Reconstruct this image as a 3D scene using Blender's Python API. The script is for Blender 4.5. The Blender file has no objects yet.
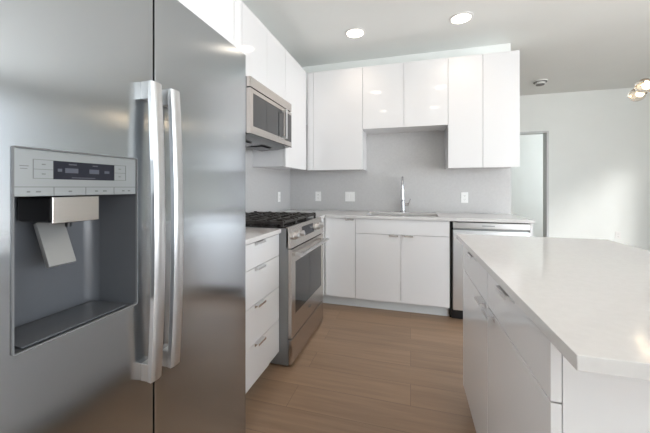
import bpy, bmesh, math, random
from mathutils import Vector, Matrix
random.seed(7)
C = bpy.context.scene.collection
SC = bpy.context.scene

# ------------------------------------------------------------------ camera
cam_d = bpy.data.cameras.new('camera'); cam = bpy.data.objects.new('camera', cam_d); C.objects.link(cam)
cam_d.sensor_width = 36.0; cam_d.lens = 303.07 / 650 * 36.0
cam_d.shift_y = -(216.5 - 187.6) / 650
cam_d.clip_start = 0.02
cam.location = (0, 0, 1.185)
cam.rotation_euler = (math.pi / 2, 0, 0.27524)
SC.camera = cam

# ------------------------------------------------------------------ world, sun, daylight, exposure
w = bpy.data.worlds.new('sky'); SC.world = w; w.use_nodes = True
nt = w.node_tree
bg = nt.nodes['Background']; bg.inputs[0].default_value = (0.93, 0.97, 1.0, 1); bg.inputs[1].default_value = 8.0
# overcast sky above, brighter glow added below the horizon to light the ceiling
_tc = nt.nodes.new('ShaderNodeTexCoord'); _sx = nt.nodes.new('ShaderNodeSeparateXYZ'); _cr = nt.nodes.new('ShaderNodeValToRGB')
_mr = nt.nodes.new('ShaderNodeMapRange'); _mr.inputs['From Min'].default_value = -1; _mr.inputs['From Max'].default_value = 1
nt.links.new(_tc.outputs['Generated'], _sx.inputs[0]); nt.links.new(_sx.outputs['Z'], _mr.inputs[0]); nt.links.new(_mr.outputs[0], _cr.inputs[0])
_e = _cr.color_ramp.elements; _e[0].position = .44; _e[0].color = (1.19, 1.22, 1.24, 1); _e[1].position = .53; _e[1].color = (.87, .94, 1.01, 1)
nt.links.new(_cr.outputs[0], bg.inputs[0])
sun_d = bpy.data.lights.new('sun', 'SUN'); sun = bpy.data.objects.new('sun', sun_d); C.objects.link(sun)
sun_d.energy = 1.9; sun_d.angle = math.radians(6); sun_d.color = (1.0, 0.98, 0.95)
sun.rotation_euler = Vector((-.3, 1, -.24)).to_track_quat('-Z', 'Y').to_euler()
sun.location = (8, 0, 6)

def portal(name, loc, size, d):
    l = bpy.data.lights.new(name, 'AREA'); o = bpy.data.objects.new(name, l); C.objects.link(o)
    l.shape = 'RECTANGLE'; l.size, l.size_y = size
    o.location = loc; o.rotation_euler = Vector(d).to_track_quat('-Z', 'Y').to_euler()
    l.cycles.is_portal = True
XE, YS, YF, ZC = 4.2, -2.6, 5.65, 2.69
portal('daylight_portal_a', (3.4, YS - .16, 1.37), (1.3, 2.2), (0, 1, 0))
portal('daylight_portal_b', (XE + .16, -.075, 1.37), (4.7, 2.2), (-1, 0, 0))
portal('daylight_portal_d', (XE + .16, 6.92, 1.37), (1.0, 2.2), (-1, 0, 0))

SC.view_settings.view_transform = 'Standard'; SC.view_settings.look = 'None'
SC.view_settings.gamma = 1.0; SC.view_settings.exposure = -0.08
SC.view_settings.use_curve_mapping = False
try:
    SC.cycles.use_denoising = True
    SC.cycles.max_bounces = 10; SC.cycles.diffuse_bounces = 6; SC.cycles.glossy_bounces = 6
    SC.cycles.transmission_bounces = 8
    SC.cycles.sample_clamp_indirect = 6
    SC.cycles.caustics_refractive = False
    SC.cycles.blur_glossy = 0.5
except Exception:
    pass

# ------------------------------------------------------------------ materials
def mat(name, col, rough=.5, metal=0., spec=.5, coat=0., emit=None, estr=0., trans=0., ior=1.45, aniso=0., arot=0.):
    m = bpy.data.materials.new(name); m.use_nodes = True
    b = m.node_tree.nodes['Principled BSDF']
    b.inputs['Base Color'].default_value = (*col, 1); b.inputs['Roughness'].default_value = rough
    b.inputs['Metallic'].default_value = metal; b.inputs['Specular IOR Level'].default_value = spec
    b.inputs['Coat Weight'].default_value = coat; b.inputs['Coat Roughness'].default_value = .03
    b.inputs['Transmission Weight'].default_value = trans; b.inputs['IOR'].default_value = ior
    if emit: b.inputs['Emission Color'].default_value = (*emit, 1); b.inputs['Emission Strength'].default_value = estr
    if aniso:
        b.inputs['Anisotropic'].default_value = aniso; b.inputs['Anisotropic Rotation'].default_value = arot
        t = m.node_tree.nodes.new('ShaderNodeTangent'); t.direction_type = 'RADIAL'; t.axis = 'Z'
        m.node_tree.links.new(t.outputs[0], b.inputs['Tangent'])
    return m

def speckle(m, c1, c2, scale, detail=3, rough=None):
    n = m.node_tree.nodes; L = m.node_tree.links; b = n['Principled BSDF']
    tc = n.new('ShaderNodeTexCoord'); nz = n.new('ShaderNodeTexNoise'); nz.inputs['Scale'].default_value = scale
    nz.inputs['Detail'].default_value = detail
    cr = n.new('ShaderNodeValToRGB'); cr.color_ramp.elements[0].position = .35; cr.color_ramp.elements[1].position = .65
    cr.color_ramp.elements[0].color = (*c1, 1); cr.color_ramp.elements[1].color = (*c2, 1)
    L.new(tc.outputs['Object'], nz.inputs['Vector']); L.new(nz.outputs[0], cr.inputs[0]); L.new(cr.outputs[0], b.inputs['Base Color'])
    return m

def brushed(m, stretch, amt=.02, scale=40):
    """fine brushed grain in the roughness"""
    n = m.node_tree.nodes; L = m.node_tree.links; b = n['Principled BSDF']
    tc = n.new('ShaderNodeTexCoord'); mp = n.new('ShaderNodeMapping'); mp.inputs['Scale'].default_value = stretch
    nz = n.new('ShaderNodeTexNoise'); nz.inputs['Scale'].default_value = scale; nz.inputs['Detail'].default_value = 4
    r = b.inputs['Roughness'].default_value
    mr = n.new('ShaderNodeMapRange'); mr.inputs['To Min'].default_value = r - amt; mr.inputs['To Max'].default_value = r + amt
    L.new(tc.outputs['Object'], mp.inputs[0]); L.new(mp.outputs[0], nz.inputs['Vector']); L.new(nz.outputs[0], mr.inputs[0])
    L.new(mr.outputs[0], b.inputs['Roughness'])
    return m

M = {}
M['lacquer'] = mat('white_gloss_lacquer', (.735, .735, .745), .05, spec=.5, ior=1.75)
M['carcass'] = mat('white_melamine', (.78, .78, .78), .35)
M['toe'] = mat('pale_toe_kick', (.62, .64, .65), .3)
M['quartz'] = speckle(mat('white_quartz', (.7, .69, .67), .10), (.615, .605, .60), (.635, .625, .62), 60)
M['splash'] = speckle(mat('grey_quartz', (.5, .5, .5), .13), (.525, .52, .52), (.55, .545, .545), 50)
M['paint'] = speckle(mat('white_paint', (.80, .81, .80), .55), (.82, .845, .83), (.835, .86, .845), 3)
M['ceil'] = speckle(mat('ceiling_paint', (.78, .78, .77), .7), (.835, .855, .842), (.845, .865, .852), 3)
M['frame'] = mat('grey_frame_paint', (.58, .60, .60), .4)
M['steel'] = brushed(mat('brushed_steel', (.48, .505, .53), .16, 1, aniso=.85, arot=0), (60, 60, .6))
M['steelh'] = brushed(mat('brushed_steel_level_grain', (.58, .545, .515), .26, 1), (2, 2, 90))
M['steeldw'] = brushed(mat('pale_brushed_steel', (.80, .82, .84), .34, 1), (60, 60, .6))
M['satin'] = mat('satin_steel', (.66, .66, .665), .3, 1)
M['silver'] = mat('silver_paint', (.27, .27, .265), .28, .3)
M['chrome'] = mat('polished_chrome', (.60, .60, .62), .1, 1)
M['pull'] = mat('satin_pull', (.74, .74, .75), .22, 1)
M['greyside'] = mat('grey_enamel_side', (.26, .265, .27), .4, .6)
M['panelgrey'] = mat('silver_plastic', (.29, .305, .31), .3, .5)
M['recess'] = mat('grey_dispenser_cavity', (.085, .09, .10), .22)
M['dark'] = mat('black_plastic', (.012, .012, .013), .35)
M['gap'] = mat('dark_gasket', (.02, .02, .02), .6)
M['iron'] = mat('cast_iron', (.035, .031, .029), .45)
M['enamel'] = mat('black_enamel', (.02, .02, .02), .15)
M['glassblk'] = mat('dark_oven_glass', (.03, .032, .035), .05, spec=.8)
M['screen'] = mat('dark_display', (.015, .016, .024), .12)
M['ink'] = mat('grey_print', (.14, .145, .15), .5)
M['icon'] = mat('pale_print', (.055, .06, .08), .5)
M['plate'] = mat('white_plastic', (.85, .85, .84), .3)
M['slot'] = mat('dark_slot', (.05, .05, .05), .5)
M['brass'] = mat('brass', (.66, .45, .18), .2, 1)
M['glass'] = mat('clear_glass', (1, .97, .93), .02, trans=1, ior=1.45)
M['bulb'] = mat('warm_bulb', (1, .8, .55), .4, emit=(1, .80, .56), estr=25)
M['lamp'] = mat('downlight_lens', (1, 1, 1), .4, emit=(1, .86, .70), estr=9)
M['wtrim'] = mat('white_trim', (.80, .80, .79), .35)
M['winframe'] = mat('dark_window_frame', (.10, .10, .105), .4)
M['pane'] = mat('window_pane', (1, 1, 1), 0, trans=1, ior=1.02)

def wood_floor():
    m = bpy.data.materials.new('oak_planks'); m.use_nodes = True
    n = m.node_tree.nodes; L = m.node_tree.links; b = n['Principled BSDF']
    tc = n.new('ShaderNodeTexCoord')
    br = n.new('ShaderNodeTexBrick'); br.offset = .37; br.offset_frequency = 2; br.squash = 1
    br.inputs['Scale'].default_value = 1; br.inputs['Brick Width'].default_value = 1.75; br.inputs['Row Height'].default_value = .19
    br.inputs['Mortar Size'].default_value = .0012; br.inputs['Mortar Smooth'].default_value = .3; br.inputs['Bias'].default_value = 0
    br.inputs['Color1'].default_value = (0, 0, 0, 1); br.inputs['Color2'].default_value = (1, 1, 1, 1); br.inputs['Mortar'].default_value = (.5, .5, .5, 1)
    L.new(tc.outputs['Object'], br.inputs['Vector'])
    mp = n.new('ShaderNodeMapping'); mp.inputs['Scale'].default_value = (1.1, 16, 1); L.new(tc.outputs['Object'], mp.inputs[0])
    ad = n.new('ShaderNodeVectorMath'); ad.operation = 'ADD'
    sc = n.new('ShaderNodeVectorMath'); sc.operation = 'SCALE'; sc.inputs['Scale'].default_value = 23
    L.new(br.outputs['Color'], sc.inputs[0]); L.new(mp.outputs[0], ad.inputs[0]); L.new(sc.outputs[0], ad.inputs[1])
    nz = n.new('ShaderNodeTexNoise'); nz.inputs['Scale'].default_value = 1.6; nz.inputs['Detail'].default_value = 7; nz.inputs['Roughness'].default_value = .6
    L.new(ad.outputs[0], nz.inputs['Vector'])
    cr = n.new('ShaderNodeValToRGB'); e = cr.color_ramp.elements
    e[0].position = .3; e[0].color = (.225, .147, .093, 1); e[1].position = .72; e[1].color = (.315, .209, .136, 1)
    L.new(nz.outputs[0], cr.inputs[0])
    hs = n.new('ShaderNodeHueSaturation'); L.new(cr.outputs[0], hs.inputs['Color'])
    mr = n.new('ShaderNodeMapRange'); mr.inputs['To Min'].default_value = .89; mr.inputs['To Max'].default_value = 1.11
    L.new(br.outputs['Color'], mr.inputs[0]); L.new(mr.outputs[0], hs.inputs['Value'])
    mx = n.new('ShaderNodeMix'); mx.data_type = 'RGBA'; L.new(br.outputs['Fac'], mx.inputs[0])
    L.new(hs.outputs[0], mx.inputs[6]); mx.inputs[7].default_value = (.13, .085, .055, 1)
    L.new(mx.outputs[2], b.inputs['Base Color'])
    b.inputs['Roughness'].default_value = .38
    bp = n.new('ShaderNodeBump'); bp.inputs['Strength'].default_value = .08; bp.inputs['Distance'].default_value = .003
    L.new(nz.outputs[0], bp.inputs['Height']); L.new(bp.outputs[0], b.inputs['Normal'])
    return m
M['floor'] = wood_floor()

# ------------------------------------------------------------------ mesh helpers
class MB:
    def __init__(self): self.bm = bmesh.new()
    def box(self, x0, x1, y0, y1, z0, z1, bev=0., seg=2, rot=None, piv=None):
        r = bmesh.ops.create_cube(self.bm, size=1)
        vs = r['verts']
        for v in vs:
            v.co = Vector(((x0 + x1) / 2 + v.co.x * (x1 - x0), (y0 + y1) / 2 + v.co.y * (y1 - y0), (z0 + z1) / 2 + v.co.z * (z1 - z0)))
        allv = set(vs)
        if bev > 0:
            es = list({e for v in vs for e in v.link_edges})
            rb = bmesh.ops.bevel(self.bm, geom=es, offset=bev, segments=seg, affect='EDGES', profile=.5)
            allv = {v for v in vs if v.is_valid} | set(rb['verts'])
        if rot is not None:
            bmesh.ops.rotate(self.bm, verts=list(allv), cent=piv, matrix=rot)
        return self
    def prism(self, poly, axis, a0, a1):
        """poly: 2-D points; axis 'x','y' or 'z' is the extrusion axis"""
        def P(p, a):
            return {'x': (a, p[0], p[1]), 'y': (p[0], a, p[1]), 'z': (p[0], p[1], a)}[axis]
        A = [self.bm.verts.new(P(p, a0)) for p in poly]; B = [self.bm.verts.new(P(p, a1)) for p in poly]
        n = len(poly)
        self.bm.faces.new(A); self.bm.faces.new(B[::-1])
        for i in range(n): self.bm.faces.new((A[i], B[i], B[(i + 1) % n], A[(i + 1) % n]))
        return self
    def ring_prism(self, outer, inner, axis, a0, a1):
        def P(p, a):
            return {'x': (a, p[0], p[1]), 'y': (p[0], a, p[1]), 'z': (p[0], p[1], a)}[axis]
        n = len(outer)
        V = [[self.bm.verts.new(P(p, a)) for p in L] for L in (outer, inner) for a in (a0, a1)]
        o0, o1, i0, i1 = V
        for k in range(n):
            j = (k + 1) % n
            for q in ((o0[k], o0[j], i0[j], i0[k]), (o1[k], i1[k], i1[j], o1[j]), (o0[k], o1[k], o1[j], o0[j]), (i0[k], i0[j], i1[j], i1[k])):
                self.bm.faces.new(q)
        return self
    def lathe(self, prof, c, axis=(0, 0, 1), n=28, caps=True):
        ax = Vector(axis).normalized(); q = Vector((0, 0, 1)).rotation_difference(ax).to_matrix()
        rings = []
        for r, z in prof:
            rings.append([self.bm.verts.new(Vector(c) + q @ Vector((max(r, 1e-5) * math.cos(2 * math.pi * k / n), max(r, 1e-5) * math.sin(2 * math.pi * k / n), z))) for k in range(n)])
        for a, b in zip(rings, rings[1:]):
            for k in range(n): self.bm.faces.new((a[k], a[(k + 1) % n], b[(k + 1) % n], b[k]))
        if caps:
            self.bm.faces.new(rings[0][::-1]); self.bm.faces.new(rings[-1])
        return self
    def cyl(self, c, r, h, axis=(0, 0, 1), n=24): return self.lathe([(r, 0), (r, h)], c, axis, n)
    def tube(self, pts, r, n=12):
        pts = [Vector(p) for p in pts]; rs = r if isinstance(r, (list, tuple)) else [r] * len(pts)
        rings = []; up = None
        for i, p in enumerate(pts):
            t = (pts[min(i + 1, len(pts) - 1)] - pts[max(i - 1, 0)]).normalized()
            if up is None:
                up = Vector((0, 0, 1)) if abs(t.z) < .9 else Vector((1, 0, 0))
            s = t.cross(up).normalized(); up = s.cross(t).normalized()
            rings.append([self.bm.verts.new(p + rs[i] * (math.cos(2 * math.pi * k / n) * s + math.sin(2 * math.pi * k / n) * up)) for k in range(n)])
        for a, b in zip(rings, rings[1:]):
            for k in range(n): self.bm.faces.new((a[k], a[(k + 1) % n], b[(k + 1) % n], b[k]))
        self.bm.faces.new(rings[0][::-1]); self.bm.faces.new(rings[-1])
        return self
    def sphere(self, c, r, u=24, v=16):
        bmesh.ops.create_uvsphere(self.bm, u_segments=u, v_segments=v, radius=r, matrix=Matrix.Translation(c)); return self
    def build(self, name, material, parent=None, origin=None):
        bm = self.bm
        bmesh.ops.recalc_face_normals(bm, faces=bm.faces)
        base = Vector(origin) if origin is not None else (Vector(parent['_o']) if parent is not None and '_o' in parent else Vector((0, 0, 0)))
        bmesh.ops.translate(bm, verts=bm.verts, vec=-base)
        me = bpy.data.meshes.new(name); bm.to_mesh(me); bm.free()
        for p in me.polygons: p.use_smooth = True
        me.set_sharp_from_angle(angle=math.radians(32))
        me.materials.append(M[material])
        o = bpy.data.objects.new(name, me); C.objects.link(o)
        wn = o.modifiers.new('weighted_normals', 'WEIGHTED_NORMAL'); wn.keep_sharp = True; wn.weight = 100
        if parent is not None: o.parent = parent; o['_o'] = tuple(base)
        else: o.location = base
        return o

def tag(o, label, cat, group=None):
    o['label'] = label; o['category'] = cat
    if group: o['group'] = group
    return o
def thing(name, loc, label, cat, group=None):
    o = bpy.data.objects.new(name, None); C.objects.link(o); o.location = loc; o['_o'] = tuple(loc)
    o.empty_display_size = .1
    return tag(o, label, cat, group)
def struct(mb, name, m):
    o = mb.build(name, m); o['kind'] = 'structure'; return o
def copy_tree(o, loc, label, parent=None):
    r = o.copy(); C.objects.link(r)
    if parent is None: r.location = loc; r['label'] = label
    else: r.parent = parent
    for ch in list(o.children): copy_tree(ch, None, None, r)
    return r
def rrect(a0, a1, b0, b1, r, n=4):
    P = []
    for (ca, cb, s) in ((a1 - r, b1 - r, 0), (a0 + r, b1 - r, 1), (a0 + r, b0 + r, 2), (a1 - r, b0 + r, 3)):
        for k in range(n + 1):
            t = math.pi / 2 * (s + k / n); P.append((ca + r * math.cos(t), cb + r * math.sin(t)))
    return P

# ------------------------------------------------------------------ key dimensions
XW, YW = -1.458, 3.553            # faces of the stone backsplash
ZT, ZB = .913, .886               # worktop top and underside
YD = 2.931                        # faces of the back base doors
XF = -.837                        # faces of the left drawers
YU, XU = 3.213, -1.116            # faces of the wall cabinets
ZU0, ZU1 = 1.383, 2.469
G = .0015

# ------------------------------------------------------------------ setting
struct(MB().box(-1.7, XE + .2, YS - .2, 8.2, -.08, 0), 'floor', 'floor')
struct(MB().box(-1.7, XE + .2, YS - .2, 8.2, ZC, ZC + .1), 'ceiling', 'ceil')
struct(MB().box(-1.6, -1.47, YS, YF, 0, ZC), 'wall_left', 'paint')
struct(MB().box(-1.47, 1.005, 3.565, 3.685, 0, ZC), 'wall_back', 'paint')
DX0, DX1, DZ = 1.16, 2.10, 2.065
b = MB().box(-1.47, DX0 - .03, YF, YF + .12, 0, ZC).box(DX1 + .03, XE, YF, YF + .12, 0, ZC).box(DX0 - .03, DX1 + .03, YF, YF + .12, DZ + .03, ZC)
struct(b, 'wall_far', 'paint')
b = MB().box(DX0 - .029, DX0, YF - .012, YF + .132, 0, DZ).box(DX1, DX1 + .029, YF - .012, YF + .132, 0, DZ).box(DX0 - .029, DX1 + .029, YF - .012, YF + .132, DZ, DZ + .029)
struct(b, 'trim_1', 'frame')
struct(MB().box(-1.47, XE, 7.6, 7.72, 0, ZC), 'wall_bedroom', 'paint')
struct(MB().box(-.2, -.08, YF + .12, 7.6, 0, ZC), 'wall_bedroom_left', 'paint')
# right wall with openings: (y0, y1) of windows
ZW0, ZW1 = .27, 2.43
wins = [(-2.4, 2.25), (6.45, 7.4)]
b = MB(); prev = YS
for (a, c) in wins:
    b.box(XE, XE + .12, prev, a, 0, ZC); b.box(XE, XE + .12, a, c, 0, ZW0); b.box(XE, XE + .12, a, c, ZW1, ZC); prev = c
b.box(XE, XE + .12, prev, 7.72, 0, ZC)
struct(b, 'wall_right', 'paint')
struct(MB().box(-1.6, 2.8, YS - .12, YS, 0, ZC).box(4.1, XE + .12, YS - .12, YS, 0, ZC).box(2.8, 4.1, YS - .12, YS, 0, ZW0).box(2.8, 4.1, YS - .12, YS, ZW1, ZC), 'wall_front', 'paint')
def window(name, axis, a0, a1, at, n):
    f = .05; z0, z1 = ZW0, ZW1; b = MB()
    def bx(p0, p1, q0, q1):
        if axis == 'y': b.box(at, at + .06, p0, p1, q0, q1)
        else: b.box(p0, p1, at, at + .06, q0, q1)
    bx(a0, a0 + f, z0, z1); bx(a1 - f, a1, z0, z1); bx(a0 + f, a1 - f, z0, z0 + f); bx(a0 + f, a1 - f, z1 - f, z1)
    for k in range(1, n):
        c = a0 + (a1 - a0) * k / n; bx(c - .022, c + .022, z0 + f, z1 - f)
    o = struct(b, name, 'winframe')
for i, (a, c) in enumerate(wins): window('window_%d' % (i + 1), 'y', a + G, c - G, XE + .03, 4 if c - a > 2 else 1)
window('window_3', 'x', 2.8 + G, 4.1 - G, YS - .09, 1)
struct(MB().box(DX1 + .03, XE - G, YF - .015, YF - G, 0, .10, .003), 'baseboard_far', 'wtrim')
struct(MB().box(-.07, XE - G, 7.585, 7.6 - G, 0, .10, .003), 'baseboard_bedroom', 'wtrim')
struct(MB().box(XW - .0105, XW, 1.244, YW + .0105, ZT + .001, 1.96), 'backsplash_left', 'splash')
struct(MB().box(XW + .001, 1.004, YW, YW + .0105, ZT + .001, 1.96), 'backsplash_back', 'splash')

# ------------------------------------------------------------------ cabinet pieces
def pull_y(parent, yc, xface, ztop, wd=.085, sgn=1, m='pull', out=.026):
    """edge pull on a front that faces +x (sgn 1) or -x (sgn -1); runs along y"""
    b = MB(); x0, x1 = sorted((xface + sgn * .001, xface + sgn * out))
    b.box(x0, x1, yc - wd / 2, yc + wd / 2, ztop - .0005, ztop + .0022)
    lx = xface + sgn * out; l0, l1 = sorted((lx, lx - sgn * .002))
    b.box(l0, l1, yc - wd / 2, yc + wd / 2, ztop - .010, ztop - .0005)
    p0, p1 = sorted((xface + sgn * .0005, xface + sgn * .002))
    b.box(p0, p1, yc - wd / 2, yc + wd / 2, ztop - .018, ztop - .0005)
    return b.build('handle', m, parent)
def pull_x(parent, xc, yface, ztop, wd=.085, out=.026):
    b = MB()
    b.box(xc - wd / 2, xc + wd / 2, yface - out, yface - .001, ztop - .0005, ztop + .0022)
    b.box(xc - wd / 2, xc + wd / 2, yface - out, yface - out + .002, ztop - .010, ztop - .0005)
    b.box(xc - wd / 2, xc + wd / 2, yface - .002, yface - .0005, ztop - .018, ztop - .0005)
    return b.build('handle', 'pull', parent)

# ---- left drawer cabinet beside the refrigerator
t = thing('drawer_cabinet', (-1.15, 1.54, 0), 'white gloss base cabinet with four stacked drawers between refrigerator and range', 'cabinet')
MB().box(-1.456, XF - .022, 1.246, 1.8475, .10, ZB - G).build('carcass', 'carcass', t)
MB().box(-1.456, XF - .075, 1.246, 1.8475, 0, .0995).build('toe_kick', 'toe', t)
zs = [.10, .315, .53, .738, .881]
for k in range(4):
    d = MB().box(XF - .02, XF, 1.248, 1.8465, zs[k] + .0015, zs[k + 1] - .0025, .0012).build('drawer', 'lacquer', t)
    pull_y(d, 1.565, XF, zs[k + 1] - .0025, .09)
tag(MB().box(XW + .001, -.822, 1.2455, 1.8485, ZB, ZT, .002).build('worktop', 'quartz', None, (-1.14, 1.55, ZB)), 'short white stone worktop left of the range over the drawers', 'worktop')

# ---- corner and back base cabinets
t = thing('corner_cabinet', (-1.15, 3.05, 0), 'white blind corner base unit filling the corner right of the range', 'cabinet')
MB().box(-1.456, -.8405, 2.616, 3.551, .10, ZB - G).build('carcass', 'carcass', t)
MB().box(-1.456, -.90, 2.616, 3.551, 0, .0995).build('toe_kick', 'toe', t)
t = thing('base_cabinet', (-.68, 3.24, 0), 'narrow white one-door base cabinet between range and sink cabinet', 'cabinet')
MB().box(-.8385, -.5205, YD + .022, 3.551, .10, ZB - G).build('carcass', 'carcass', t)
MB().box(-.898, -.5205, YD + .065, 3.551, 0, .0995).build('toe_kick', 'toe', t)
d = MB().box(-.819, -.5205, YD, YD + .02, .1015, .881, .0012).build('door', 'lacquer', t)
pull_x(d, -.578, YD, .881)
t = thing('sink_cabinet', (-.089, 3.24, 0), 'white two-door base cabinet under the sink with plain top panel', 'cabinet')
b = MB().box(-.5175, -.50, YD + .022, 3.551, .10, ZB - G).box(.32, .3385, YD + .022, 3.551, .10, ZB - G).box(-.50, .32, YD + .022, 3.551, .10, .118)
b.box(-.50, .32, YD + .022, YD + .04, .74, ZB - G).box(-.50, .32, 3.535, 3.551, .118, .6)
b.build('carcass', 'carcass', t)
MB().box(-.519, .3385, YD + .065, 3.551, 0, .0995).build('toe_kick', 'toe', t)
MB().box(-.5175, .3385, YD, YD + .02, .7415, .881, .0012).build('front_panel', 'lacquer', t)
for (x0, x1, xp) in ((-.5175, -.0905, -.154), (-.0875, .3385, -.020)):
    d = MB().box(x0, x1, YD, YD + .02, .1015, .738, .0012).build('door', 'lacquer', t); pull_x(d, xp, YD, .738)
tag(MB().box(.971, .989, YD - .004, 3.551, 0, ZB - G, .001).build('end_panel', 'lacquer', None, (.98, 3.24, 0)), 'white side panel closing the counter run right of the dishwasher', 'panel')

# ---- worktop (L shape with sink cut-out)
SX0, SX1, SY0, SY1 = -.435, .257, 3.03, 3.415
b = MB()
b.box(XW + .001, -.822, 2.6125, 3.552, ZB, ZT)
b = MB()
outer = [(XW + .001, 2.6125), (-.822, 2.6125), (-.822, 2.908), (.997, 2.908), (.997, 3.552), (XW + .001, 3.552)]
xs = sorted({XW + .001, -.822, SX0, SX1, .997}); ys = sorted({2.6125, 2.908, SY0, SY1, 3.552})
vt = {}
def gv(x, y, z):
    k = (x, y, z)
    if k not in vt: vt[k] = b.bm.verts.new(k)
    return vt[k]
cells = {}
for i in range(len(xs) - 1):
    for j in range(len(ys) - 1):
        cx, cy = (xs[i] + xs[i + 1]) / 2, (ys[j] + ys[j + 1]) / 2
        cells[i, j] = not (cx > -.822 and cy < 2.908) and not (SX0 < cx < SX1 and SY0 < cy < SY1)
for (i, j), ok in cells.items():
    if not ok: continue
    x0, x1, y0, y1 = xs[i], xs[i + 1], ys[j], ys[j + 1]
    b.bm.faces.new([gv(x0, y0, ZT), gv(x1, y0, ZT), gv(x1, y1, ZT), gv(x0, y1, ZT)])
    b.bm.faces.new([gv(x0, y0, ZB), gv(x0, y1, ZB), gv(x1, y1, ZB), gv(x1, y0, ZB)])
    for (di, dj, p, q) in ((-1, 0, (x0, y0), (x0, y1)), (1, 0, (x1, y1), (x1, y0)), (0, -1, (x1, y0), (x0, y0)), (0, 1, (x0, y1), (x1, y1))):
        if not cells.get((i + di, j + dj), False):
            b.bm.faces.new([gv(*p, ZB), gv(*q, ZB), gv(*q, ZT), gv(*p, ZT)])
tag(b.build('worktop', 'quartz', None, (-.1, 3.25, ZB)), 'long white stone worktop with the sink cut-out along the back wall', 'worktop')

# ---- sink
t = thing('sink', (-.089, 3.22, .68), 'stainless undermount sink sunk in the back worktop', 'sink')
b = MB(); sx0, sx1, sy0, sy1, sz = SX0 - .004, SX1 + .004, SY0 - .004, SY1 + .004, .69
b.ring_prism(rrect(sx0 - .02, sx1 + .02, sy0 - .02, sy1 + .02, .03), rrect(sx0, sx1, sy0, sy1, .02), 'z', ZB - .004, ZB - .001)
b.ring_prism(rrect(sx0 - .002, sx1 + .002, sy0 - .002, sy1 + .002, .022), rrect(sx0, sx1, sy0, sy1, .02), 'z', sz, ZB - .004)
b.prism(rrect(sx0 - .002, sx1 + .002, sy0 - .002, sy1 + .002, .022), 'z', sz - .003, sz)
b.build('basin', 'satin', t)
MB().lathe([(.045, 0), (.043, .003), (.03, .003), (.028, .001)], (-.089, 3.25, sz + .0005)).build('drain', 'chrome', t)

# ---- faucet
FX, FY = -.084, 3.475
t = thing('faucet', (FX, FY, ZT), 'tall chrome pull-down kitchen faucet behind the sink', 'faucet')
b = MB().lathe([(.030, 0), (.030, .008), (.026, .014), (.022, .03), (.021, .11), (.016, .13), (.0135, .14), (.0135, .28)], (FX, FY, ZT + .0005))
b.build('body', 'chrome', t)
arc = [(FX, FY - .085 + .085 * math.cos(a), ZT + .28 + .105 * math.sin(a)) for a in [math.pi * k / 16 for k in range(17)]]
MB().tube([(FX, FY, ZT + .27)] + arc + [(FX, FY - .17, ZT + .262)], .0125, 14).build('spout', 'chrome', t)
MB().lathe([(.013, 0), (.018, -.02), (.019, -.09), (.021, -.115), (.018, -.12)], (FX, FY - .17, ZT + .262)).build('spray_head', 'satin', t)
b = MB().cyl((FX + .018, FY, ZT + .085), .015, .045, (1, 0, 0)).tube([(FX + .055, FY, ZT + .085), (FX + .064, FY - .02, ZT + .10), (FX + .082, FY - .055, ZT + .145)], [.012, .008, .006])
b.build('lever', 'chrome', t)

# ---- dishwasher
DWX0, DWX1 = .366, .966
t = thing('dishwasher', (.66, 3.2, 0), 'stainless dishwasher built in at right end of back counter', 'dishwasher')
MB().box(.345, .968, YD + .04, 3.54, .02, ZB - .006).build('tub', 'gap', t)
MB().box(DWX0, DWX1, YD - .012, YD + .038, .092, .805, .003).build('door', 'steeldw', t)
c = MB().box(DWX0, DWX1, YD - .014, YD + .038, .823, .876, .005, 3).build('control_strip', 'satin', t)
MB().box(.60, .70, YD - .0152, YD - .0141, .846, .854).build('badge', 'panelgrey', c)
MB().box(DWX0 + .004, DWX1 - .004, YD + .006, YD + .037, .806, .822).build('grip_recess', 'panelgrey', t)
MB().box(.345, .968, YD + .05, YD + .07, .0, .018).box(.36, .966, YD + .02, YD + .038, .005, .09).build('kick_plate', 'dark', t)

# ------------------------------------------------------------------ wall cabinets
def wall_cab(name, label, ax, a0, a1, z0, z1, doors, group=None):
    """ax 'x': runs along the back wall, faces -y; ax 'y': along the left wall, faces +x. doors: list of (a0, a1)"""
    if ax == 'x':
        t = thing(name, ((a0 + a1) / 2, (YU + YW) / 2, z0), label, 'cabinet', group)
        MB().box(a0 + G / 2, a1 - G / 2, YU + .022, YW - .001, z0, z1).build('carcass', 'lacquer', t)
        for (p, q) in doors: MB().box(p, q, YU, YU + .02, z0 - .004, z1, .0012).build('door', 'lacquer', t)
    else:
        t = thing(name, ((XU + XW) / 2, (a0 + a1) / 2, z0), label, 'cabinet', group)
        MB().box(XW + .001, XU - .022, a0 + G / 2, a1 - G / 2, z0, z1).build('carcass', 'lacquer', t)
        for (p, q) in doors: MB().box(XU - .02, XU, p, q, z0 - .004, z1, .0012).build('door', 'lacquer', t)
    return t
wall_cab('wall_cabinet', 'white wall cabinet between refrigerator panel and microwave cabinet, mostly hidden', 'y', 1.2455, 1.852, ZU0, ZU1, [(1.248, 1.8505)])
wall_cab('wall_cabinet', 'short white two-door cabinet directly above the microwave', 'y', 1.8525, 2.604, 1.957, ZU1, [(1.8535, 2.227), (2.230, 2.6025)])
t = wall_cab('wall_cabinet', 'tall white gloss wall cabinet between microwave and room corner', 'y', 2.6045, 3.19, ZU0, ZU1, [(2.606, 3.135)])
MB().box(XU - .02, XU, 3.137, 3.1895, ZU0 - .004, ZU1).build('filler_strip', 'lacquer', t)
t = wall_cab('wall_cabinet', 'tall white one-door wall cabinet in the corner, leftmost on back wall', 'x', -1.093, -.4915, ZU0, ZU1, [(-1.039, -.493)])
MB().box(-1.114, -1.0415, YU, YU + .02, ZU0 - .004, ZU1).build('filler_strip', 'lacquer', t)
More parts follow.
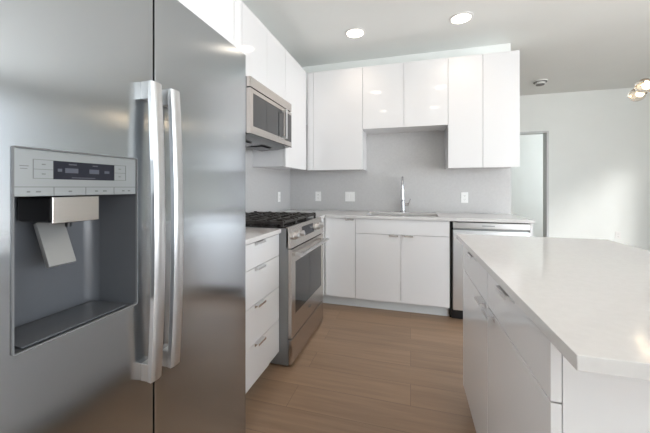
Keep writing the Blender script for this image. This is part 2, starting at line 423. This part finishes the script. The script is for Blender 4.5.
wall_cab('wall_cabinet', 'short white two-door wall cabinet above the faucet', 'x', -.4905, .3565, 1.811, ZU1, [(-.490, -.0685), (-.0655, .355)])
wall_cab('wall_cabinet', 'tall white two-door wall cabinet above the dishwasher, rightmost on back wall', 'x', .3575, .980, ZU0, ZU1, [(.3580, .6675), (.6705, .980)])
# over-refrigerator cabinet and panels
t = thing('wall_cabinet', (-1.1, .73, 1.80), 'deep white two-door cabinet over the refrigerator', 'cabinet')
MB().box(-1.456, -.782, .2625, 1.1945, 1.802, ZU1).build('carcass', 'lacquer', t)
for (p, q) in ((.264, .7275), (.7305, 1.193)): MB().box(-.78, -.76, p, q, 1.80, ZU1, .0012).build('door', 'lacquer', t)
tag(MB().box(-1.456, -.76, 1.1965, 1.2435, 0, ZU1, .001).build('side_panel', 'lacquer', None, (-1.1, 1.22, 0)), 'full-height white panel on the right side of the refrigerator', 'panel')
tag(MB().box(-1.456, -.76, .236, .2605, 0, ZU1, .001).build('side_panel', 'lacquer', None, (-1.1, .25, 0)), 'full-height white panel on the left side of the refrigerator', 'panel')

# ------------------------------------------------------------------ refrigerator
t = thing('refrigerator', (-1.08, .736, 0), 'large stainless side-by-side refrigerator with water dispenser', 'refrigerator')
XR = -.70
FH = [(.376, .877), (.639, .877), (.639, 1.262), (.376, 1.262)]
def rect4(y0, y1, z0, z1): return [(y0, z0), (y1, z0), (y1, z1), (y0, z1)]
MB().ring_prism(rect4(.283, 1.189, .02, 1.755), FH, 'x', -.8395, -.772).box(-1.44, -.84, .283, 1.189, .02, 1.755).build('body', 'greyside', t)
MB().ring_prism(rect4(.29, 1.185, .05, 1.75), FH, 'x', -.7715, -.766).build('gasket', 'gap', t)
MB().box(-.85, -.765, .30, 1.175, .0, .045).build('toe_grille', 'dark', t)
for y in (.33, 1.14): MB().box(-.87, -.775, y - .03, y + .03, 1.756, 1.785, .006).build('hinge_cover', 'greyside', t)
def bulge(y, y0, y1, s=.001):
    u = (2 * y - y0 - y1) / (y1 - y0); return XR + s * (1 - u * u) - .001
def door_panel(y0, y1, z0, z1, hole=None, name='door'):
    """bowed door skin with rounded vertical edges; hole = (y0,y1,z0,z1)"""
    b = MB(); r = .005
    ysn = [y0 + (y1 - y0) * k / 20 for k in range(21)]
    ysn = [y0 + r * f for f in (.0, .12, .4)] + [y for y in ysn if y0 + r < y < y1 - r] + [y1 - r * f for f in (.4, .12, .0)]
    if hole: ysn = sorted(set([y for y in ysn if min(abs(y - hole[0]), abs(y - hole[1])) > .006] + [hole[0], hole[1]]))
    zsn = [z0, z1]
    if hole: zsn = sorted(zsn + [hole[2], hole[3]])
    def X(y):
        x = bulge(y, y0, y1); e = min(y - y0, y1 - y)
        if e < r: x -= r - math.sqrt(max(0, r * r - (r - e) ** 2))
        return x
    vt = {}
    def g(y, z):
        if (y, z) not in vt:
            x = X(y); vt[y, z] = b.bm.verts.new((x, y, z))
        return vt[y, z]
    ok = {}
    for i in range(len(ysn) - 1):
        for j in range(len(zsn) - 1):
            cy, cz = (ysn[i] + ysn[i + 1]) / 2, (zsn[j] + zsn[j + 1]) / 2
            if hole and hole[0] < cy < hole[1] and hole[2] < cz < hole[3]: continue
            b.bm.faces.new((g(ysn[i], zsn[j]), g(ysn[i + 1], zsn[j]), g(ysn[i + 1], zsn[j + 1]), g(ysn[i], zsn[j + 1])))
    r_ = bmesh.ops.extrude_face_region(b.bm, geom=list(b.bm.faces))
    for v in [e for e in r_['geom'] if isinstance(e, bmesh.types.BMVert)]: v.co.x = -.764
    return b
HY0, HY1, HZ0, HZ1 = .378, .637, .879, 1.260
fd = door_panel(.283, .6945, .055, 1.77, (HY0, HY1, HZ0, HZ1)).build('freezer_door', 'steel', t)
rd = door_panel(.7005, 1.1955, .055, 1.77).build('fridge_door', 'steel', t)
def fridge_handle(y0, y1, parent):
    b = MB(); z0, z1 = .662, 1.472; n = 8; N = 24
    prof = [(y0 + (y1 - y0) * k / n, .004 * (1 - (2 * k / n - 1) ** 2)) for k in range(n + 1)]
    prof = [(y, -.668 + d) for y, d in prof] + [(y1 - .002, -.682), (y0 + .002, -.682)]
    rings = []
    for i in range(N + 1):
        u = 2 * i / N - 1; bow = .014 * (1 - u * u)
        rings.append([b.bm.verts.new((x + bow, y, (z0 + z1) / 2 + u * (z1 - z0) / 2)) for y, x in prof])
    for p, q in zip(rings, rings[1:]):
        for k in range(len(prof)): b.bm.faces.new((p[k], p[(k + 1) % len(prof)], q[(k + 1) % len(prof)], q[k]))
    b.bm.faces.new(rings[0]); b.bm.faces.new(rings[-1])
    for (a, c) in ((z0, z0 + .048), (z1 - .048, z1)):
        b.box(-.7035, -.678, y0 + .001, y1 - .001, a + .0005, c, .002)
    return b.build('handle', 'satin', parent)
fridge_handle(.652, .689, fd); fridge_handle(.722, .758, rd)
# dispenser
dp = MB()
zp = 1.168
bk = -.83
b = dp
# cavity: back, sides, ceiling, tray slope
A = [(-.7005, HY0 + .001), (bk + .02, HY0 + .008), (bk, HY0 + .03)]
A += [(bk + .03 - .03 * math.cos(a), HY1 - .045 + .03 * math.sin(a)) for a in [math.radians(10 * k) for k in range(9)]] + [(-.7005, HY1 - .001)]
def col(z): return [b.bm.verts.new((x, y, z)) for x, y in A]
lo, hi = col(HZ0 + .004), col(zp)
for v in lo: v.co.z = HZ0 + .0005
for k in range(len(A) - 1): b.bm.faces.new((lo[k], lo[k + 1], hi[k + 1], hi[k]))
b.bm.faces.new(lo); b.bm.faces.new(hi[::-1])
wd = b.build('water_dispenser', 'recess', t)
me = wd.data; bmx = bmesh.new(); bmx.from_mesh(me); bmesh.ops.reverse_faces(bmx, faces=bmx.faces); bmx.to_mesh(me); bmx.free()
MB().ring_prism(rrect(HY0 - .0022, HY1 + .0022, HZ0 - .0022, HZ1 + .0022, .004), rrect(HY0 + .0005, HY1 - .0005, HZ0 + .0005, HZ1 - .0005, .004), 'x', -.7035, -.6965).build('surround_trim', 'ink', wd)
cp = MB().box(-.80, -.7005, HY0 + .001, HY1 - .001, zp, HZ1 - .001, .001).build('control_panel', 'panelgrey', wd)
MB().box(-.7005, -.6992, .4436, .575, 1.202, 1.240).build('display', 'screen', wd)
# tiny marks on the display and the buttons
b = MB()
for (y, z, wy, h) in ((.480, 1.234, .016, .0022), (.528, 1.234, .012, .0022), (.478, 1.221, .026, .010), (.526, 1.221, .022, .010), (.455, 1.221, .008, .006), (.556, 1.221, .012, .006), (.503, 1.206, .05, .0018)):
    b.box(-.6992, -.6989, y - wy / 2, y + wy / 2, z - h / 2, z + h / 2)
b.build('display_marks', 'icon', wd)
b = MB()
def line(y0, y1, z0, z1): b.box(-.7005, -.6998, y0, y1, z0, z1)
for (y0, y1) in ((.409, .4436), (.575, .607)):
    line(y0, y1, 1.2025, 1.2035); line(y0, y1, 1.2395, 1.2405); line(y0, y1, 1.2205, 1.2215)
    line(*((y0, y0 + .001) if y0 < .5 else (y1 - .001, y1)), 1.2025, 1.2405)
line(HY0 + .002, HY1 - .002, 1.1855, 1.1870)
for y in (.445, .508, .575): line(y - .0005, y + .0005, zp, 1.186)
for (y, wy) in ((.392, .012), (.426, .006), (.592, .010)): pass
line(.388, .402, 1.2255, 1.2270); line(.389, .400, 1.2205, 1.2218)
for (y, wy) in ((.402, .005), (.418, .008), (.476, .006), (.532, .006), (.552, .008), (.60, .006), (.616, .006)):
    line(y - wy / 2, y + wy / 2, 1.1755, 1.1785)
for (y, z) in ((.427, 1.231), (.427, 1.212), (.59, 1.231), (.59, 1.212)): line(y - .003, y + .003, z - .001, z + .001)
b.build('button_marks', 'ink', wd)
nz = MB().box(-.826, -.7215, .4515, .552, 1.110, zp - .001, .008, 3).build('nozzle_housing', 'dark', wd)
MB().box(-.7215, -.717, .4525, .551, 1.109, zp - .002, .002).build('nozzle_face', 'steelh', wd)
MB().cyl((-.765, .515, 1.095), .006, .016).build('nozzle', 'dark', wd)
ang = math.atan2(.04, .093)
pb = MB().box(-.006, .006, .470, .527, -.052, .052, .0025, 2, Matrix.Rotation(-ang, 3, 'Y'), Vector((0, .5, 0)))
for v in pb.bm.verts: v.co += Vector((-.780, 0, 1.058))
pb.build('paddle', 'silver', wd)
MB().box(-.812, -.705, HY0 + .016, HY1 - .028, HZ0 + .0015, HZ0 + .005, .0015).build('drip_tray', 'recess', wd)

# ------------------------------------------------------------------ range
RY0, RY1 = 1.852, 2.609
t = thing('range', (-1.1, 2.23, 0), 'stainless slide-in gas range between the drawers and corner', 'range')
MB().box(-1.45, -.776, RY0, RY1, .012, .915).build('body', 'greyside', t)
for (x, y) in ((-1.38, RY0 + .05), (-1.38, RY1 - .05), (-.85, RY0 + .05), (-.85, RY1 - .05)): MB().cyl((x, y, 0), .016, .013).build('foot', 'dark', t)
MB().box(-1.45, -.79, RY0 - .0, RY1 + .0, .9155, .9225, .002).build('cooktop', 'enamel', t)
b = MB().prism([(-.789, .9225), (-.776, .9235), (-.750, .787), (-.776, .783), (-.789, .79)], 'y', RY0, RY1)
cpan = b.build('control_panel', 'steelh', t)
nrm = Vector((.1365, 0, .026)).normalized()
def on_panel(y, u):  # u 0 top .. 1 bottom
    return Vector((-.776 + .026 * u, y, .9235 - .1365 * u))
for y in (1.925, 2.035, 2.425, 2.535):
    p = on_panel(y, .5)
    k = MB().lathe([(.027, 0), (.027, .006), (.0215, .008), (.020, .034), (.018, .037), (.0, .037)], p + nrm * .0005, nrm, 24).build('knob', 'satin', cpan)
scr = MB().box(-.001, .0015, 2.105, 2.355, -.035, .035)
bmesh.ops.rotate(scr.bm, verts=scr.bm.verts, cent=(0, 0, 0), matrix=Matrix.Rotation(-math.atan2(.026, .1365), 3, 'Y'))
for v in scr.bm.verts: v.co += on_panel(0, .45)
scr.build('display', 'screen', cpan)
# oven door with window
DO0, DO1 = RY0 + .004, RY1 - .004
b = MB().ring_prism([(DO0, .188), (DO1, .188), (DO1, .776), (DO0, .776)], [(1.925, .334), (2.536, .334), (2.536, .685), (1.925, .685)], 'x', -.775, -.752)
od = b.build('oven_door', 'steelh', t)
MB().box(-.774, -.7535, 1.926, 2.535, .335, .684).build('window', 'glassblk', od)
b = MB().tube([(-.700, 1.90, .735), (-.700, 2.56, .735)], .0125, 14)
for y in (1.925, 2.535): b.box(-.7515, -.700, y - .011, y + .011, .725, .745, .003)
b.build('handle', 'satin', od)
dr = MB().box(-.775, -.752, DO0, DO1, .016, .180, .003).build('drawer', 'steelh', t)
MB().box(-.7515, -.7508, 2.205, 2.255, .262, .274).build('badge', 'ink', od)
for z in (.181, .777): MB().box(-.7765, -.774, RY0 + .002, RY1 - .002, z, z + .006).build('gasket', 'gap', t)
# grates: three cast-iron sections, burners below
for k in range(3):
    y0 = RY0 + .015 + k * .2425; y1 = y0 + .2385; b = MB(); zt = .957
    for x in (-1.40, -.825): b.box(x - .007, x + .007, y0, y1, zt - .018, zt, .002)
    for y in (y0 + .007, y1 - .007): b.box(-1.40, -.825, y - .007, y + .007, zt - .018, zt, .002)
    ym = (y0 + y1) / 2
    b.box(-1.40, -.825, ym - .006, ym + .006, zt - .014, zt + .003, .002)
    for x in (-1.30, -1.20, -1.02, -.92): b.box(x - .006, x + .006, y0, y1, zt - .014, zt + .003, .002)
    b.box(-1.118, -1.106, y0, y1, zt - .014, zt, .002)
    for x in (-1.40, -1.112, -.825):
        for y in (y0 + .007, y1 - .007): b.box(x - .008, x + .008, y - .008, y + .008, .9228, zt - .01)
    for x in (-1.40, -1.25, -1.112, -.97, -.825):
        b.box(x - .012, x + .012, y0 + .02, y0 + .045, zt - .01, zt + .008, .003); b.box(x - .012, x + .012, y1 - .045, y1 - .02, zt - .01, zt + .008, .003)
    b.build('grate', 'iron', t)
    for x in ((-1.25, -.97) if k != 1 else (-1.11,)):
        MB().lathe([(.045, 0), (.045, .008), (.034, .012), (.034, .02), (.0, .022)], (x, ym, .9228)).build('burner', 'iron', t)

# ------------------------------------------------------------------ microwave
MY0, MY1, MZ0, MZ1, MX = 1.8555, 2.6025, 1.558, 1.952, -1.054
t = thing('microwave', (-1.25, 2.23, MZ0), 'stainless over-the-range microwave under the short left cabinet', 'microwave')
MB().box(XW + .001, MX - .03, MY0, MY1, MZ0 + .012, MZ1, .001).build('body', 'greyside', t)
b = MB().prism([(XW + .002, MZ0 - .002), (-1.36, MZ0 - .03), (-1.20, MZ0 - .024), (MX - .005, MZ0 - .001), (MX - .005, MZ0 + .011), (XW + .002, MZ0 + .011)], 'y', MY0 + .004, MY1 - .004)
ub = b.build('underside', 'enamel', t)
MB().box(MX - .004, MX - .0005, MY0, MY1, MZ0 - .006, MZ0 + .0005).build('bottom_lip', 'dark', t)
for y in (2.05, 2.40): MB().box(-1.35, -1.2, y - .1, y + .1, MZ0 - .033, MZ0 - .031).build('grease_filter', 'greyside', ub)
MB().box(MX - .03, MX, MY0, MY1, 1.880, MZ1, .004).build('vent_strip', 'steelh', t)
MB().box(MX - .03, MX - .012, MY0 + .002, MY1 - .002, 1.872, 1.8795).build('vent_gap', 'gap', t)
wy0, wy1, wz0, wz1 = 1.893, 2.424, 1.612, 1.842
b = MB().ring_prism([(MY0, MZ0 + .001), (2.434, MZ0 + .001), (2.434, 1.871), (MY0, 1.871)], [(wy0, wz0), (wy1, wz0), (wy1, wz1), (wy0, wz1)], 'x', MX - .03, MX)
md = b.build('door', 'steelh', t)
MB().box(MX - .029, MX - .0015, wy0 + .001, wy1 - .001, wz0 + .001, wz1 - .001).build('window', 'glassblk', md)
b = MB().box(MX + .030, MX + .044, 2.384, 2.404, 1.600, 1.852, .004, 3)
for z in (1.600, 1.828): b.box(MX - .001, MX + .032, 2.386, 2.402, z, z + .024, .003)
b.build('handle', 'satin', md)
kp = MB().box(MX - .03, MX, 2.437, MY1, MZ0 + .001, 1.871, .003).build('control_panel', 'steelh', t)
MB().box(MX, MX + .0015, 2.455, 2.590, 1.60, 1.845).build('keypad', 'glassblk', kp)

# ------------------------------------------------------------------ island
IX, IY0, IY1 = .279, .731, 1.80
IM = 1.2665
def island_unit(y0, y1, label, hy, hyd, front0):
    t = thing('island_cabinet', (.6, (y0 + y1) / 2, 0), label, 'cabinet', 'island cabinet units')
    MB().box(IX + .022, .905, y0, y1, .10, ZB - G).build('carcass', 'carcass', t)
    MB().box(IX + .075, .905, y0, y1, 0, .0995).build('toe_kick', 'toe', t)
    d = MB().box(IX, IX + .02, front0, y1 - .0015, .7425, .880, .0012).build('drawer', 'lacquer', t); pull_y(d, hyd, IX, .880, .095, -1)
    d = MB().box(IX, IX + .02, front0, y1 - .0015, .1015, .739, .0012).build('door', 'lacquer', t); pull_y(d, hy, IX, .739, .085, -1)
    return t
island_unit(.7525, IM, 'near island base unit with white drawer over door, closest to camera', 1.199, 1.0, IY0)
island_unit(IM + .001, IY1, 'far island base unit with white drawer over door, nearest the dishwasher', 1.3235, 1.50, IM + .0025)
tag(MB().box(IX + .0215, .905, IY0, .751, 0, ZB - G, .001).build('end_panel', 'lacquer', None, (.6, .74, 0)), 'white gloss end panel of the island under the near overhang', 'panel')
tag(MB().prism([(IX, .10), (IX + .075, .10), (IX + .075, 0), (.905, 0), (.905, ZB - G), (IX, ZB - G)], 'y', IY1 + .0015, IY1 + .02).build('end_panel', 'lacquer', None, (.6, 1.81, 0)), 'white end panel at the far end of the island facing the dishwasher', 'panel')
tag(MB().box(.9065, .925, IY0, IY1 + .02, 0, ZB - G, .001).build('back_panel', 'lacquer', None, (.915, 1.27, 0)), 'white back panel on the seating side of the island', 'panel')
tag(MB().box(.26, .995, .586, 1.934, ZB, ZT, .0025).build('island_worktop', 'quartz', None, (.63, 1.26, ZB)), 'large white polished stone worktop on the island', 'worktop')

# ------------------------------------------------------------------ outlets and switches
def outlet(name, kind, c, face, label, gangs=1):
    """face: '-y' on a back wall, '+x' on the left wall"""
    t = thing(name, c, label, 'outlet' if kind == 'outlet' else 'switch', None)
    wd = .035 + .0235 * (gangs - 1) * 1.0
    def bx(b, u0, u1, d0, d1, z0, z1, bev=0):
        if face == '-y': b.box(c[0] + u0, c[0] + u1, c[1] - d1, c[1] - d0, c[2] + z0, c[2] + z1, bev)
        else: b.box(c[0] + d0, c[0] + d1, c[1] + u0, c[1] + u1, c[2] + z0, c[2] + z1, bev)
    b = MB(); bx(b, -wd, wd, .0003, .005, -.0575, .0575, .0015); b.build('cover_plate', 'plate', t)
    for g in range(gangs):
        o = (g - (gangs - 1) / 2) * .046
        if kind == 'outlet':
            for z in (.02, -.02):
                b = MB(); bx(b, o - .0165, o + .0165, .005, .0075, z - .0145, z + .0145, .001); r = b.build('receptacle', 'plate', t)
                b = MB()
                for s in (-.006, .006): bx(b, o + s - .001, o + s + .001, .0075, .0078, z - .002, z + .006)
                bx(b, o - .002, o + .002, .0075, .0078, z - .009, z - .005); b.build('slots', 'slot', r)
        else:
            b = MB(); bx(b, o - .0165, o + .0165, .005, .0085, -.033, .033, .0015); b.build('rocker', 'plate', t)
    return t
outlet('wall_switch', 'switch', (-.694, YW, 1.078), '-y', 'wide white double switch plate on backsplash left of faucet', 2)
outlet('wall_outlet', 'outlet', (.560, YW, 1.078), '-y', 'white wall outlet on backsplash right of faucet, under tall cabinet')
outlet('wall_outlet', 'outlet', (-1.09, YW, 1.078), '-y', 'white wall outlet on the back backsplash near the corner')
outlet('wall_outlet', 'outlet', (XW, 3.21, 1.078), '+x', 'white wall outlet on the left backsplash between range and corner')
outlet('wall_outlet', 'outlet', (3.035, YF, .46), '-y', 'white wall outlet low on the bright far living room wall')

# ------------------------------------------------------------------ ceiling fittings
def downlight(c, label):
    t = thing('downlight', c, label, 'ceiling light', 'recessed kitchen downlights')
    pr = [(.102, -.0005), (.102, -.004), (.094, -.007), (.080, -.006), (.078, -.002), (.078, -.0005)]
    MB().lathe(pr, c, n=36, caps=False).build('trim_ring', 'plate', t)
    MB().cyl((c[0], c[1], c[2] - .0045), .0775, .003, n=36).build('lens', 'lamp', t)
    return t
LX, LYs = (-.52, .432), (2.92, 1.61, .42)
names = {(0, 0): 'round lit recessed ceiling light, left of the pair before the wall cabinets', (1, 0): 'round lit recessed ceiling light, right of the pair before the wall cabinets',
         (0, 1): 'round lit recessed ceiling light above the aisle beside the island, reflected in cabinets', (1, 1): 'round lit recessed ceiling light above the far half of the island',
         (0, 2): 'round lit recessed ceiling light above the aisle beside the refrigerator', (1, 2): 'round lit recessed ceiling light above the near end of the island'}
first = None
for j, y in enumerate(LYs):
    for i, x in enumerate(LX):
        if first is None: first = downlight((x, y, ZC), names[i, j])
        else: copy_tree(first, (x, y, ZC), names[i, j])
        l = bpy.data.lights.new('downlight_glow', 'AREA'); o = bpy.data.objects.new('downlight_glow', l); C.objects.link(o)
        l.shape = 'DISK'; l.size = .15; l.energy = 1.1; l.color = (1, .80, .64); l.spread = math.radians(110)
        o.location = (x, y, ZC - .012)

t = thing('smoke_detector', (1.76, 4.94, ZC), 'small round white smoke detector on the ceiling right of cabinets', 'detector')
MB().lathe([(.085, -.0005), (.085, -.016), (.078, -.022), (.05, -.022)], (1.76, 4.94, ZC), n=32).build('base_plate', 'plate', t)
MB().lathe([(.084, -.016), (.080, -.024), (.055, -.026)], (1.76, 4.94, ZC), n=32).build('vent_ring', 'ink', t)
MB().lathe([(.062, -.024), (.062, -.044), (.054, -.050)], (1.76, 4.94, ZC), n=32).build('sensor_cap', 'plate', t)
MB().lathe([(.053, -.049), (.048, -.060), (.0, -.061)], (1.76, 4.94, ZC), n=32).build('grille', 'ink', t)

# ---- chandelier over the dining place
CH = Vector((2.20, 3.36, 2.085))
t = thing('chandelier', CH, 'brass chandelier with clear glass globes hanging at the right edge', 'chandelier')
b = MB().cyl((CH.x, CH.y, ZC - .025), .065, .0245).tube([(CH.x, CH.y, ZC - .02), (CH.x, CH.y, CH.z)], .008); b.sphere(CH, .03)
b.build('stem', 'brass', t)
dirs = [(-1, -.15, -.02), (-.75, .55, -.16), (-.6, -.75, .08), (.2, .95, .1), (.3, -.95, .15), (.95, .2, -.1), (.85, -.5, .2), (.8, .6, .15)]
for d in dirs:
    d = Vector(d).normalized(); p = CH + d * .17; g = CH + d * .225
    arm = MB().tube([CH + d * .02, p], .005).lathe([(.014, 0), (.016, .02), (.012, .028)], p - d * .01, d, 16).build('arm', 'brass', t)
    MB().sphere(g, .062, 28, 18).sphere(g, .0595, 28, 18).build('globe', 'glass', arm)
    MB().sphere(p + d * .045, .014, 14, 10).build('bulb', 'bulb', arm)

for o in bpy.data.objects:
    if '_o' in o: del o['_o']
